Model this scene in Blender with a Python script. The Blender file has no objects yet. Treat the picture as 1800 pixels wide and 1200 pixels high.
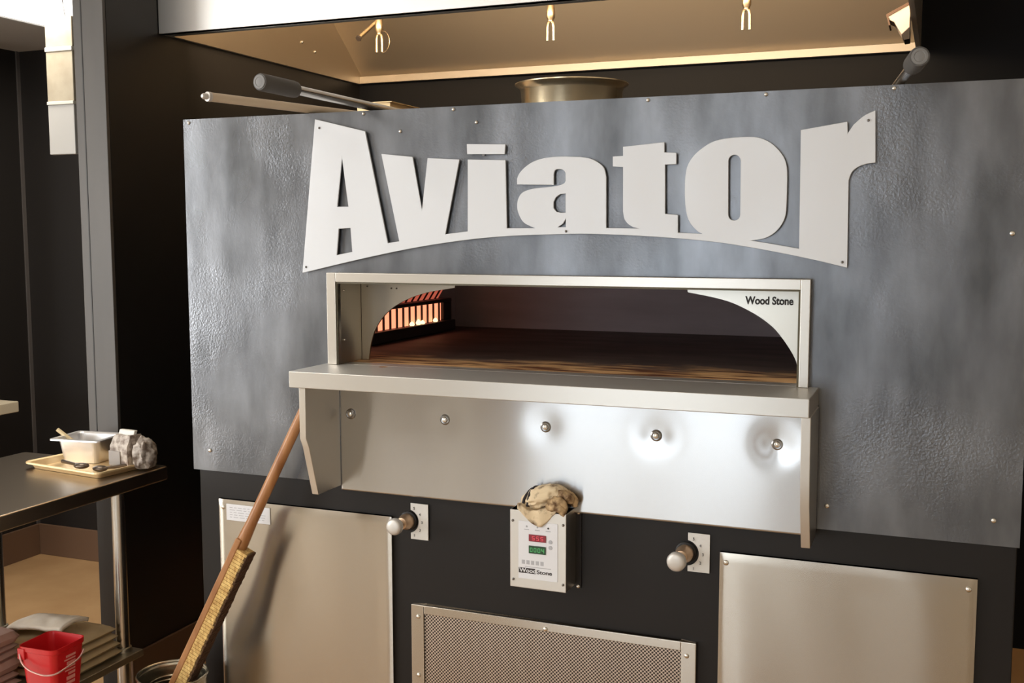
import bpy, bmesh, math, random
from mathutils import Vector, Matrix, noise
random.seed(4)
S = bpy.context.scene
COL = S.collection

# ---------------------------------------------------------------- camera
def make_camera():
    yaw, pitch, roll = -0.37870851799, -0.09908008248, -0.0012743568
    fw = Vector((math.sin(yaw)*math.cos(pitch), math.cos(yaw)*math.cos(pitch), math.sin(pitch)))
    rt = Vector((math.cos(yaw), -math.sin(yaw), 0)); up = rt.cross(fw)
    r2 = rt*math.cos(roll)+up*math.sin(roll); u2 = -rt*math.sin(roll)+up*math.cos(roll)
    cd = bpy.data.cameras.new('camera'); cd.sensor_width = 36; cd.lens = 38.0; cd.clip_start = .02
    co = bpy.data.objects.new('camera', cd); COL.objects.link(co)
    M = Matrix((r2, u2, -fw)).transposed().to_4x4(); M.translation = Vector((1.4251, -2.35555, 1.60))
    co.matrix_world = M
    S.camera = co
make_camera()

# ---------------------------------------------------------------- world, exposure
S.view_settings.view_transform = 'Standard'; S.view_settings.look = 'None'
S.view_settings.gamma = 1; S.view_settings.use_curve_mapping = False
S.view_settings.exposure = 0.0
S.cycles.use_denoising = True
S.cycles.max_bounces = 8
S.cycles.sample_clamp_indirect = 6
W = bpy.data.worlds.new('world'); S.world = W; W.use_nodes = True
bg = W.node_tree.nodes['Background']; bg.inputs[0].default_value = (.75, .86, 1, 1); bg.inputs[1].default_value = .4

def area(name, loc, rot, sx, sy, energy, color):
    l = bpy.data.lights.new(name, 'AREA'); l.shape = 'RECTANGLE'; l.size = sx; l.size_y = sy
    l.energy = energy; l.color = color
    o = bpy.data.objects.new(name, l); COL.objects.link(o); o.location = loc; o.rotation_euler = rot
    return o
WARM = (1, .80, .58); DAY = (.80, .90, 1.0)
R90 = math.pi/2
# daylight coming through the glass front behind the camera
WINS = [(-1.55,-.75,.3,2.65), (-.65,.18,.3,2.65), (.46,.60,.3,2.4), (.93,1.10,.2,2.4)]
# ceiling fixtures of the dining room
area('ceiling_lamp', (-1.7, -2.1, 2.95), (0, 0, 0), 1.5, 1.1, 42, (1, .96, .91))
# unseen side fill, added to brighten the space under the work table
area('side_fill', (-3.07, -2.2, 1.5), (0, -R90, 0), 1.6, 1.2, 56, (1, .98, .94))
area('ceiling_lamp', (1.9, -2.6, 2.95), (0, 0, 0), .6, 1.2, 10, WARM)
area('ceiling_lamp', (-.2, -4.4, 2.95), (0, 0, 0), 1.2, .6, 26, (1,.94,.86))
area('nook_lamp', (-1.80, .96, 2.44), (0, 0, 0), .52, .8, 18, (1, .90, .76))
# lamp strip inside the hood, behind its front panel
area('hood_lamp', (.1, .85, 2.42), (math.radians(100), 0, 0), 2.2, .10, 38, (1, .75, .48))

# ---------------------------------------------------------------- materials
def mat(name, col=(.5,.5,.5), rough=.5, metal=0.0, spec=.5, emit=None, estr=0.0):
    m = bpy.data.materials.new(name); m.use_nodes = True
    b = m.node_tree.nodes['Principled BSDF']
    b.inputs['Base Color'].default_value = (*col, 1); b.inputs['Roughness'].default_value = rough
    b.inputs['Metallic'].default_value = metal; b.inputs['Specular IOR Level'].default_value = spec
    if emit: b.inputs['Emission Color'].default_value = (*emit, 1); b.inputs['Emission Strength'].default_value = estr
    return m
def nd(m, t, **k):
    n = m.node_tree.nodes.new(t)
    for a, v in k.items():
        if hasattr(n, a): setattr(n, a, v)
        else: n.inputs[a].default_value = v
    return n
def lk(m, a, b): m.node_tree.links.new(a, b)
def coords(m, scale, rot=(0,0,0)):
    t = nd(m, 'ShaderNodeTexCoord'); mp = nd(m, 'ShaderNodeMapping')
    mp.inputs['Scale'].default_value = scale; mp.inputs['Rotation'].default_value = rot
    g = nd(m, 'ShaderNodeNewGeometry')
    lk(m, g.outputs['Position'], mp.inputs['Vector']); return mp.outputs['Vector']
def noise_col(m, scale, c0, c1, detail=4, lo=.3, hi=.7, rot=(0,0,0)):
    v = coords(m, scale, rot); n = nd(m, 'ShaderNodeTexNoise', Scale=1.0, Detail=detail)
    r = nd(m, 'ShaderNodeValToRGB'); lk(m, v, n.inputs['Vector']); lk(m, n.outputs['Fac'], r.inputs['Fac'])
    r.color_ramp.elements[0].position = lo; r.color_ramp.elements[0].color = (*c0, 1)
    r.color_ramp.elements[1].position = hi; r.color_ramp.elements[1].color = (*c1, 1)
    lk(m, r.outputs['Color'], m.node_tree.nodes['Principled BSDF'].inputs['Base Color']); return r
def noise_rough(m, scale, lo, hi):
    v = coords(m, scale); n = nd(m, 'ShaderNodeTexNoise', Scale=1.0, Detail=3.0)
    r = nd(m, 'ShaderNodeMapRange'); r.inputs['From Min'].default_value = .3; r.inputs['From Max'].default_value = .7
    r.inputs['To Min'].default_value = lo; r.inputs['To Max'].default_value = hi
    lk(m, v, n.inputs['Vector']); lk(m, n.outputs['Fac'], r.inputs['Value'])
    lk(m, r.outputs['Result'], m.node_tree.nodes['Principled BSDF'].inputs['Roughness'])
def bump(m, layers):
    """layers: list of (scale3, strength, distance)"""
    prev = None
    for sc, st, di in layers:
        v = coords(m, sc); n = nd(m, 'ShaderNodeTexNoise', Scale=1.0, Detail=2.0)
        b = nd(m, 'ShaderNodeBump'); b.inputs['Strength'].default_value = st; b.inputs['Distance'].default_value = di
        lk(m, v, n.inputs['Vector']); lk(m, n.outputs['Fac'], b.inputs['Height'])
        if prev: lk(m, prev, b.inputs['Normal'])
        prev = b.outputs['Normal']
    lk(m, prev, m.node_tree.nodes['Principled BSDF'].inputs['Normal'])

def steel(name, col=(.62,.60,.57), rough=.34, aniso=.85, tang=(0,0,1), wave=.0):
    """brushed steel: reflections smear across the grain (along tang)"""
    m = mat(name, col, rough, 1.0); b = m.node_tree.nodes['Principled BSDF']
    b.inputs['Anisotropic'].default_value = aniso
    c = nd(m, 'ShaderNodeCombineXYZ')
    for i in range(3): c.inputs[i].default_value = tang[i]
    lk(m, c.outputs[0], b.inputs['Tangent'])
    if wave: bump(m, [((3.0,3.0,.8), 1.0, wave)])
    return m
M_steel = steel('brushed_steel', (.64,.61,.56), .36, .7, (0,.3,1))
M_steel_door = steel('brushed_steel_door', (.52,.475,.41), .27, .94)
M_steel_apron = steel('brushed_steel_apron', (.57,.57,.57), .23, .94)
M_steel_shelf = steel('mantle_steel', (.62,.60,.56), .38, .75, (0,1,1))
M_steel_hood = steel('hood_steel', (.74,.65,.53), .45, .6, (0,.6,1))
M_steel_v = steel('brushed_steel_leg', (.62,.60,.57), .25, .0)
M_alu = mat('aluminium_tray', (.92,.70,.40), .5, .6)
M_pan = mat('pan_steel', (.82,.82,.83), .36, .85)
M_screw = mat('screw_steel', (.75,.72,.66), .25, 1.0)
M_dimple = mat('screw_dark', (.25,.24,.23), .25, 1.0)
M_chrome = mat('knob_steel', (.62,.59,.55), .5, .6)
M_brass = mat('brass_collar', (.60,.42,.28), .4, .8)
M_sign = mat('sign_metal', (.66,.67,.69), .45, .15)
noise_rough(M_sign, (6,6,4), .38, .52)
M_plate = mat('facade_grey', (.14,.145,.155), .3, .85)
noise_col(M_plate, (9,9,3.2), (.10,.102,.107), (.24,.247,.262), 8, .32, .70)
noise_rough(M_plate, (3,3,1.5), .24, .38)
def plate_bump(m):
    """orange-peel texture, coarse only in patches where the coating blistered"""
    v = coords(m, (3.2,3.2,3.2)); n = nd(m, 'ShaderNodeTexNoise', Scale=1.0, Detail=3.0); lk(m, v, n.inputs['Vector'])
    mr = nd(m, 'ShaderNodeMapRange'); lk(m, n.outputs['Fac'], mr.inputs['Value']); mr.inputs['From Min'].default_value = .50; mr.inputs['From Max'].default_value = .66
    mr.inputs['To Min'].default_value = .06; mr.inputs['To Max'].default_value = .5
    v2 = coords(m, (210,210,210)); n2 = nd(m, 'ShaderNodeTexNoise', Scale=1.0, Detail=3.0); lk(m, v2, n2.inputs['Vector'])
    b1 = nd(m, 'ShaderNodeBump'); b1.inputs['Distance'].default_value = .0022; lk(m, mr.outputs[0], b1.inputs['Strength']); lk(m, n2.outputs['Fac'], b1.inputs['Height'])
    v3 = coords(m, (9,9,4)); n3 = nd(m, 'ShaderNodeTexNoise', Scale=1.0, Detail=2.0); lk(m, v3, n3.inputs['Vector'])
    b2 = nd(m, 'ShaderNodeBump'); b2.inputs['Distance'].default_value = .003; b2.inputs['Strength'].default_value = .3
    lk(m, n3.outputs['Fac'], b2.inputs['Height']); lk(m, b1.outputs[0], b2.inputs['Normal']); lk(m, b2.outputs[0], m.node_tree.nodes['Principled BSDF'].inputs['Normal'])
plate_bump(M_plate)
M_black = mat('base_black', (.010,.008,.007), .42, spec=.3)
bump(M_black, [((60,60,60), .1, .001)])
M_wallblack = mat('black_wall_paint', (.010,.009,.0085), .42)
M_nookblack = mat('nook_wall_paint', (.013,.0105,.009), .5)
M_backwall = mat('back_wall_paint', (.005,.005,.006), .6, spec=.15)
M_col = mat('column_cap', (.1,.09,.085), .5, .2)
noise_col(M_col, (5,5,1.2), (.075,.07,.066), (.11,.10,.092), 4)
M_seam = mat('seam_dark', (.03,.028,.026), .5)
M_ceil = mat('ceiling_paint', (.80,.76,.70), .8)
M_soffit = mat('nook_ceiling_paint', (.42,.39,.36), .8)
M_cream = mat('cream_wall', (.70,.64,.55), .7)
M_floor = mat('tan_floor', (.48,.34,.19), .45)
noise_col(M_floor, (6,6,6), (.44,.26,.12), (.52,.32,.155), 5)
M_floor2 = mat('dining_floor', (.52,.49,.44), .5)
noise_col(M_floor2, (4,4,4), (.46,.41,.345), (.57,.51,.43), 5)
M_tile = mat('brown_base_tile', (.15,.085,.05), .5)
M_frame = mat('window_frame_dark', (.05,.05,.05), .4)
M_glow = mat('lit_window_glass', (.7,.8,.9), .1, emit=(.82,.91,1.0), estr=4.8)
M_troffer = mat('troffer_diffuser', (.9,.9,.88), .5, emit=(1,.97,.92), estr=2.6)
M_arch = steel('arch_steel', (.56,.53,.47), .32, .6)
M_reveal = steel('reveal_steel', (.55,.52,.46), .4, .5)
M_dome = mat('dome_refractory', (.17,.135,.13), .8)
noise_col(M_dome, (2.5,2.5,14), (.45,.38,.38), (.60,.52,.53), 5)
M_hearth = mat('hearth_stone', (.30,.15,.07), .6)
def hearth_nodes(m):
    """baking stone with a streaked tan strip at the mouth, dark brown beyond, ragged edge"""
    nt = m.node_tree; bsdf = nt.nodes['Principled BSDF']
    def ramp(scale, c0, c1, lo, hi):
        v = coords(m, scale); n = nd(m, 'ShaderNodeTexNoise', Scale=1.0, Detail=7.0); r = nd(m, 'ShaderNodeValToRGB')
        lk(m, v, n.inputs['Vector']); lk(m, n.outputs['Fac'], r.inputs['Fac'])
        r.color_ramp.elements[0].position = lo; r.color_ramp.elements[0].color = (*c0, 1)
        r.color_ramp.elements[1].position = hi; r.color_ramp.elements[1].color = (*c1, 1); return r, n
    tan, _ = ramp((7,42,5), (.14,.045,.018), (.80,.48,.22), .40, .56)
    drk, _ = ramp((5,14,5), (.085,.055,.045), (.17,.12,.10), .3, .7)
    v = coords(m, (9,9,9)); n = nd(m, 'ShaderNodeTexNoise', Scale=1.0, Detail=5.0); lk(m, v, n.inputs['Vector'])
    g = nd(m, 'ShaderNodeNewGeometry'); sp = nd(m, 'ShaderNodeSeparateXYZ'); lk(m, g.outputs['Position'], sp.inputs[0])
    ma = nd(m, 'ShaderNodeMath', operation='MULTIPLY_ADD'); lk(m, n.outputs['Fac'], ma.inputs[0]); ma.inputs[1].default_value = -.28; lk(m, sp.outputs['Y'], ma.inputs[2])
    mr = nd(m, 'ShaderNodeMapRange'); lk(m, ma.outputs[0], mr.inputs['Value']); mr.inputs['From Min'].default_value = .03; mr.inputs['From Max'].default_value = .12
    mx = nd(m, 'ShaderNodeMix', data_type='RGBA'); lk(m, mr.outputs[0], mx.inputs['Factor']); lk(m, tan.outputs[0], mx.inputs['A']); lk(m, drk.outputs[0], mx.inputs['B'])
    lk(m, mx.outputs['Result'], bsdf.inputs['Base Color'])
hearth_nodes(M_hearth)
M_burnerbox = mat('burner_black', (.02,.017,.015), .5)
M_glowbrick = mat('glowing_ceramic', (.9,.35,.15), .7, emit=(1,.30,.16), estr=1.6)
M_glowreflect = mat('reflected_glow', (.55,.25,.18), .7, emit=(1,.20,.12), estr=.45)  # burner glow caught by the upper slats, put in as dim emission
M_flame = mat('gas_flame', (1,.8,.4), .5, emit=(1,.72,.36), estr=2.2)
M_letter = mat('dark_lettering', (.03,.022,.02), .5)
M_label = mat('white_label', (.72,.72,.74), .35)
M_dial = mat('dial_white', (.68,.66,.62), .4)
M_red = mat('red_display', (.22,.02,.03), .2, emit=(1,.1,.14), estr=.02)
M_redseg = mat('red_segments', (.5,.05,.06), .3, emit=(1,.13,.18), estr=.35)
M_green = mat('green_display', (.015,.06,.025), .2)
M_greenseg = mat('green_segments', (.1,.4,.15), .3, emit=(.15,1,.3), estr=.16)
M_greyprint = mat('grey_print', (.42,.42,.44), .5)
M_wood = mat('handle_wood', (.36,.15,.05), .4)
noise_col(M_wood, (30,30,3), (.26,.10,.03), (.46,.22,.085), 4)
M_bristle = mat('bristle_yellow', (.66,.42,.13), .8)
noise_col(M_bristle, (160,160,60), (.42,.22,.06), (.82,.58,.22), 3)
M_bristle_dark = mat('bristle_charred_shaded', (.07,.03,.012), .9)  # charring plus the shade on the tips side, both put into the colour
M_pole = mat('pale_pole', (.62,.50,.36), .45)
M_grip = mat('grey_rubber', (.085,.08,.075), .6)
M_gripend = mat('grip_end', (.20,.195,.19), .6)
M_glove = mat('glove_leather', (.55,.42,.26), .85)
noise_col(M_glove, (45,45,45), (.10,.05,.02), (.68,.54,.35), 5, .30, .50)
M_glovecuff = mat('glove_cuff', (.02,.016,.02), .8)
M_glovetan = mat('glove_finger', (.42,.27,.14), .85)
noise_col(M_glovetan, (60,60,60), (.12,.06,.025), (.55,.38,.20), 5, .33, .6)
M_table = steel('table_steel', (.50,.43,.35), .30, .3, (0,1,0))
M_shelf = steel('undershelf_steel', (.48,.45,.37), .45, 0)
M_board = mat('beige_laminate', (.60,.52,.38), .5)
M_panelbeige = mat('hanging_panel_beige', (.62,.54,.40), .5)
noise_col(M_panelbeige, (14,14,14), (.34,.29,.21), (.43,.38,.29), 5)
M_panelwhite = mat('hanging_panel_white', (.46,.45,.43), .5)
M_paneltrim = mat('hanging_panel_strip', (.66,.64,.57), .4)
M_carton = mat('carton_print', (.5,.45,.4), .6)
noise_col(M_carton, (55,55,55), (.20,.15,.12), (.58,.52,.46), 6, .38, .62)
M_cartonwhite = mat('carton_white', (.80,.78,.72), .6)
M_cartongrey = mat('carton_grey', (.36,.33,.31), .6)
M_redplastic = mat('red_plastic', (.62,.012,.016), .35)
M_pinkprint = mat('pale_print', (.78,.30,.27), .5)
M_wire = mat('handle_wire', (.80,.50,.47), .25, .6)
M_towel = mat('white_towel', (.72,.60,.46), .95)
noise_col(M_towel, (30,30,30), (.82,.72,.58), (.92,.84,.72), 4)
M_cloth = mat('tan_cloth', (.33,.25,.15), .95)
noise_col(M_cloth, (14,14,14), (.50,.38,.22), (.60,.47,.28), 4)
M_clothred = mat('rosy_cloth', (.30,.19,.16), .95)
noise_col(M_clothred, (10,10,10), (.42,.25,.21), (.55,.38,.32), 4)
M_canister = steel('canister_steel', (.55,.52,.44), .25, 0)
M_spoon = mat('dark_utensil', (.14,.11,.085), .35, .7)
M_cable = mat('cable_dark', (.05,.05,.05), .5)
M_fit = mat('pipe_fitting', (.42,.33,.22), .35, 1.0)
M_darkhole = mat('dark_hole', (.02,.012,.008), .7)
# perforated sheet: staggered holes belong to the sheet itself
M_mesh = mat('perforated_steel', (.55,.48,.42), .38, .9)
def perforate(m, p=.0088, r=.29):
    g = nd(m, 'ShaderNodeNewGeometry'); mp = nd(m, 'ShaderNodeMapping'); mp.inputs['Scale'].default_value = (1/p, 0, 1/p)
    lk(m, g.outputs['Position'], mp.inputs['Vector'])
    ds = []
    for off in (0, .5):
        a = nd(m, 'ShaderNodeVectorMath', operation='ADD'); a.inputs[1].default_value = (off, 0, off)
        f = nd(m, 'ShaderNodeVectorMath', operation='FRACTION'); s = nd(m, 'ShaderNodeVectorMath', operation='SUBTRACT'); s.inputs[1].default_value = (.5, 0, .5)
        l = nd(m, 'ShaderNodeVectorMath', operation='LENGTH')
        lk(m, mp.outputs['Vector'], a.inputs[0]); lk(m, a.outputs[0], f.inputs[0]); lk(m, f.outputs[0], s.inputs[0]); lk(m, s.outputs[0], l.inputs[0])
        ds.append(l.outputs['Value'])
    mn = nd(m, 'ShaderNodeMath', operation='MINIMUM'); lk(m, ds[0], mn.inputs[0]); lk(m, ds[1], mn.inputs[1])
    lt = nd(m, 'ShaderNodeMath', operation='LESS_THAN'); lt.inputs[1].default_value = r; lk(m, mn.outputs[0], lt.inputs[0])
    b = m.node_tree.nodes['Principled BSDF']
    mx = nd(m, 'ShaderNodeMix', data_type='RGBA'); mx.inputs['A'].default_value = (.66,.58,.51,1); mx.inputs['B'].default_value = (.03,.018,.012,1)
    lk(m, lt.outputs[0], mx.inputs['Factor']); lk(m, mx.outputs['Result'], b.inputs['Base Color'])
    sb = nd(m, 'ShaderNodeMath', operation='SUBTRACT'); sb.inputs[0].default_value = 1.0; lk(m, lt.outputs[0], sb.inputs[1]); lk(m, sb.outputs[0], b.inputs['Metallic'])
perforate(M_mesh)

# ---------------------------------------------------------------- helpers
def empty(name, loc, label, cat, group=None):
    o = bpy.data.objects.new(name, None); COL.objects.link(o); o.location = loc; o.empty_display_size = .05
    tag(o, label, cat, group); return o
def tag(o, label, cat, group=None, kind=None):
    o['label'] = label; o['category'] = cat
    if group: o['group'] = group
    if kind: o['kind'] = kind
    return o
def origin_of(o):
    v = Vector((0,0,0))
    while o: v += o.location; o = o.parent
    return v
def obj(name, bm, m, parent=None, smooth=False, bevel=0, seg=2, recenter=None, label=None):
    bmesh.ops.recalc_face_normals(bm, faces=bm.faces)
    me = bpy.data.meshes.new(name)
    po = origin_of(parent) if parent else Vector((0,0,0))
    if recenter is None:
        c = sum((v.co for v in bm.verts), Vector()) / max(1, len(bm.verts))
    else: c = Vector(recenter)
    bmesh.ops.translate(bm, verts=bm.verts, vec=-c)
    if smooth:
        for f in bm.faces: f.smooth = True
        for e in bm.edges:
            if len(e.link_faces) == 2 and e.calc_face_angle(0) > .7: e.smooth = False
    bm.to_mesh(me); bm.free()
    for mm in (m if isinstance(m, (list, tuple)) else [m]): me.materials.append(mm)
    o = bpy.data.objects.new(name, me); COL.objects.link(o)
    if parent: o.parent = parent
    o.location = c - po
    if bevel:
        b = o.modifiers.new('bevel', 'BEVEL'); b.width = bevel; b.segments = seg; b.limit_method = 'ANGLE'
        for p in me.polygons: p.use_smooth = True
        b.harden_normals = True
    if label: o['label'] = label
    return o
def struct(name, bm, m, **k):
    o = obj(name, bm, m, **k); o['kind'] = 'structure'; return o
def B(): return bmesh.new()
def box(bm, x0, x1, y0, y1, z0, z1, mi=0):
    vs = [bm.verts.new((x, y, z)) for x in (x0, x1) for y in (y0, y1) for z in (z0, z1)]
    for q in ((0,1,3,2),(4,6,7,5),(0,4,5,1),(2,3,7,6),(0,2,6,4),(1,5,7,3)):
        f = bm.faces.new([vs[i] for i in q]); f.material_index = mi
    return bm
def bx(*a, **k): return box(B(), *a, **k)
def quadprism(bm, pts, vec, mi=0):
    """extrude a planar polygon (3-D points) along vec"""
    a = [bm.verts.new(p) for p in pts]; v = Vector(vec); b = [bm.verts.new(Vector(p)+v) for p in pts]
    n = len(a); fs = [bm.faces.new(a), bm.faces.new(list(reversed(b)))]
    for i in range(n): fs.append(bm.faces.new((a[i], b[i], b[(i+1)%n], a[(i+1)%n])))
    for f in fs: f.material_index = mi
    return bm
def frame_axes(d):
    d = Vector(d).normalized(); h = Vector((0,0,1)) if abs(d.z) < .9 else Vector((1,0,0))
    u = d.cross(h).normalized(); return d, u, d.cross(u)
def lathe(bm, base, axis, prof, n=20, cap0=True, cap1=True, mi=0):
    """prof: (distance along axis, radius)"""
    d, u, w = frame_axes(axis); base = Vector(base); rings = []
    for t, r in prof:
        rings.append([bm.verts.new(base + d*t + (u*math.cos(2*math.pi*i/n)+w*math.sin(2*math.pi*i/n))*max(r, 1e-5)) for i in range(n)])
    for a, b in zip(rings, rings[1:]):
        for i in range(n):
            f = bm.faces.new((a[i], a[(i+1)%n], b[(i+1)%n], b[i])); f.material_index = mi
    if cap0: bm.faces.new(list(reversed(rings[0]))).material_index = mi
    if cap1: bm.faces.new(rings[-1]).material_index = mi
    return bm
def rod(bm, p0, p1, r, r2=None, n=16, mi=0):
    p0 = Vector(p0); p1 = Vector(p1); return lathe(bm, p0, p1-p0, [(0, r), ((p1-p0).length, r if r2 is None else r2)], n, mi=mi)
def tube(bm, pts, r, n=10, closed=False, mi=0):
    pts = [Vector(p) for p in pts]; rings = []; N = len(pts); up = None
    rr = r if isinstance(r, (list, tuple)) else [r]*N
    for i, p in enumerate(pts):
        a = pts[(i-1)%N] if (closed or i) else p; b = pts[(i+1)%N] if (closed or i < N-1) else p
        d = (b-a).normalized()
        if up is None: up = frame_axes(d)[1]
        up = (up - d*up.dot(d)).normalized(); w = d.cross(up)
        rings.append([bm.verts.new(p + (up*math.cos(2*math.pi*k/n)+w*math.sin(2*math.pi*k/n))*rr[i]) for k in range(n)])
    pr = list(zip(rings, rings[1:])) + ([(rings[-1], rings[0])] if closed else [])
    for a, b in pr:
        for k in range(n): bm.faces.new((a[k], a[(k+1)%n], b[(k+1)%n], b[k])).material_index = mi
    if not closed:
        bm.faces.new(list(reversed(rings[0]))).material_index = mi; bm.faces.new(rings[-1]).material_index = mi
    return bm
def catmull(pts, sub=4):
    out = []; n = len(pts)
    for i in range(n-1):
        p0 = pts[max(i-1,0)]; p1 = pts[i]; p2 = pts[i+1]; p3 = pts[min(i+2,n-1)]
        for k in range(sub):
            t = k/sub
            out.append(tuple(.5*((2*b)+(c-a)*t+(2*a-5*b+4*c-d)*t*t+(-a+3*b-3*c+d)*t**3) for a, b, c, d in zip(p0,p1,p2,p3)))
    out.append(tuple(pts[-1])); return out
def curve_plate(name, loops, y_back, thick, m, parent, bev=.0006, label=None):
    """flat plate in the XZ plane cut from outline loops (first outer, rest holes)"""
    cu = bpy.data.curves.new(name, 'CURVE'); cu.dimensions = '2D'; cu.fill_mode = 'BOTH'
    cx = sum(p[0] for p in loops[0])/len(loops[0]); cz = sum(p[1] for p in loops[0])/len(loops[0])
    for lp in loops:
        s = cu.splines.new('POLY'); s.points.add(len(lp)-1); s.use_cyclic_u = True
        for q, p in zip(s.points, lp): q.co = (p[0]-cx, p[1]-cz, 0, 1)
    cu.extrude = thick/2 - bev; cu.bevel_depth = bev; cu.bevel_resolution = 0; cu.offset = -bev
    t = bpy.data.objects.new('tmp', cu); COL.objects.link(t)
    dg = bpy.context.evaluated_depsgraph_get(); me = bpy.data.meshes.new_from_object(t.evaluated_get(dg))
    bpy.data.objects.remove(t); me.transform(Matrix.Rotation(R90, 4, 'X')); me.name = name
    me.materials.clear(); me.materials.append(m)
    o = bpy.data.objects.new(name, me); COL.objects.link(o)
    if parent: o.parent = parent
    o.location = Vector((cx, y_back - thick/2, cz)) - (origin_of(parent) if parent else Vector())
    if label: o['label'] = label
    return o
def text_mesh(name, s, x, y, z, size, m, parent, depth=.0006, bold=0.0, sx=1.0, align='LEFT'):
    cu = bpy.data.curves.new(name, 'FONT'); cu.body = s; cu.size = size; cu.extrude = depth; cu.bevel_depth = bold; cu.bevel_resolution = 0; cu.align_x = align
    t = bpy.data.objects.new('tmp', cu); COL.objects.link(t)
    dg = bpy.context.evaluated_depsgraph_get(); me = bpy.data.meshes.new_from_object(t.evaluated_get(dg))
    bpy.data.objects.remove(t); me.transform(Matrix.Diagonal((sx,1,1,1))); me.transform(Matrix.Rotation(R90, 4, 'X')); me.name = name
    me.materials.clear(); me.materials.append(m)
    o = bpy.data.objects.new(name, me); COL.objects.link(o)
    if parent: o.parent = parent
    o.location = Vector((x, y, z)) - (origin_of(parent) if parent else Vector())
    return o
_screw = {}
def screw(x, y, z, parent, r=.006, m=None, d=(0,-1,0), name='screw'):
    m = m or M_screw; k = (round(r,4), m.name, d)
    if k not in _screw:
        bm = lathe(B(), (0,0,0), d, [(-.002, r), (.0012, r), (.003, r*.8), (.0042, r*.35), (.0044, 0)], 14)
        for f in bm.faces: f.smooth = True
        me = bpy.data.meshes.new(name); bm.to_mesh(me); bm.free(); me.materials.append(m); _screw[k] = me
    o = bpy.data.objects.new(name, _screw[k]); COL.objects.link(o)
    if parent: o.parent = parent
    o.location = Vector((x,y,z)) - (origin_of(parent) if parent else Vector())
    return o
def jitter(bm, amp, sc, seed=0):
    for v in bm.verts:
        n = noise.noise_vector(v.co*sc + Vector((seed*7.1, seed*3.3, seed))); v.co += n*amp

# ================================================================ setting
XS = -1.12            # face of the partition wall beside the hood
YB = 2.131            # back wall
struct('floor', bx(-3.2, 3.6, -1.3, 2.3, -.1, 0), M_floor)
struct('floor', bx(-3.2, 3.6, -6.1, -1.3, -.1, 0), M_floor2)
bm = bx(-1.24, 3.6, -6.1, 2.3, 3.0, 3.1); box(bm, -3.2, -1.24, -6.1, .49, 3.0, 3.1)
box(bm, -3.2, -1.24, .49, 2.3, 3.0, 3.1)
struct('ceiling', bm, M_ceil)
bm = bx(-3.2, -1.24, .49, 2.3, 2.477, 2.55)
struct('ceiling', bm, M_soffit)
struct('wall_back', bx(XS, 3.6, YB, YB+.12, 0, 3.0), M_backwall)
struct('wall_partition', bx(XS-.12, XS, .49, YB+.12, 0, 3.0), M_wallblack)
struct('wall_nook_back', bx(-2.85, XS-.12, 1.716, 1.8, 0, 3.0), M_nookblack)
struct('wall_nook_left', bx(-2.85, -2.76, .49, 1.716, 0, 3.0), M_nookblack)
struct('wall_left', bx(-3.2, -3.1, -6.1, .49, 0, 3.0), M_cream)
w = struct('window_5', bx(-3.1, -3.09, -2.85, -1.55, .6, 2.4), M_glow)  # unseen glowing pane, added to go with the side fill
struct('wall_nook_front', bx(-3.1, -2.76, .41, .49, 0, 3.0), M_cream)
struct('wall_right', bx(3.5, 3.6, -6.1, YB, 0, 3.0), M_cream)
# glazed wall behind the viewer, with real openings
bm = B(); wins = WINS
xs = [-3.2]; 
edges = [-3.2] + [e for w in wins for e in w[:2]] + [3.6]
for i in range(0, len(edges), 2): box(bm, edges[i], edges[i+1], -6.1, -6.0, 0, 3.0)
for x0, x1, z0, z1 in wins:
    box(bm, x0, x1, -6.1, -6.0, 0, z0); box(bm, x0, x1, -6.1, -6.0, z1, 3.0)
struct('wall_rear', bm, M_cream)
for i, (x0, x1, c) in enumerate(((.22,.43,(.30,.28,.27)),(.64,.90,(.33,.22,.13)),(1.30,1.62,(.16,.10,.07)),(-2.25,-1.62,(.22,.14,.09)),(-3.0,-2.7,(.2,.13,.09)))):  # unseen panels added to band the reflections in the steel
    struct('trim_%d' % (i+3), bx(x0, x1, -6.0, -5.96, 0, 2.9), mat('reflection_panel', c, .5))
for i, (x0, x1, z0, z1) in enumerate(wins):
    w = struct('window_%d' % (i+1), bx(x0, x1, -6.07, -6.06, z0, z1), M_glow)
    fb = B(); t = .02
    box(fb, x0, x0+t, -6.06, -5.99, z0, z1); box(fb, x1-t, x1, -6.06, -5.99, z0, z1); box(fb, x0+t, x1-t, -6.06, -5.99, z0, z0+t); box(fb, x0+t, x1-t, -6.06, -5.99, z1-t, z1)
    if x1-x0 > .4:
        for k in (1, 2): xm = x0+(x1-x0)*k/3; box(fb, xm-.022, xm+.022, -6.055, -5.995, z0+t, z1-t)
    obj('window_frame', fb, M_frame, w)
struct('baseboard_partition', bx(XS, XS+.012, .49, YB, 0, .165), M_tile, bevel=.003)
struct('baseboard_nook_back', bx(-2.76, XS-.12, 1.702, 1.716, 0, .156), M_tile, bevel=.003)
struct('baseboard_nook_left', bx(-2.76, -2.746, .49, 1.702, 0, .156), M_tile, bevel=.003)
tr = struct('trim_1', bx(XS-.125, XS-.001, .476, .49, .93, 2.477), M_col, bevel=.002)
obj('trim_seam', bx(XS-.093, XS-.089, .4745, .4765, .93, 2.477), M_seam, tr)
struct('trim_2', bx(-2.766, -2.752, 1.698, 1.718, .156, 2.477), mat('corner_bead', (.09,.08,.075), .4))

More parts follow.
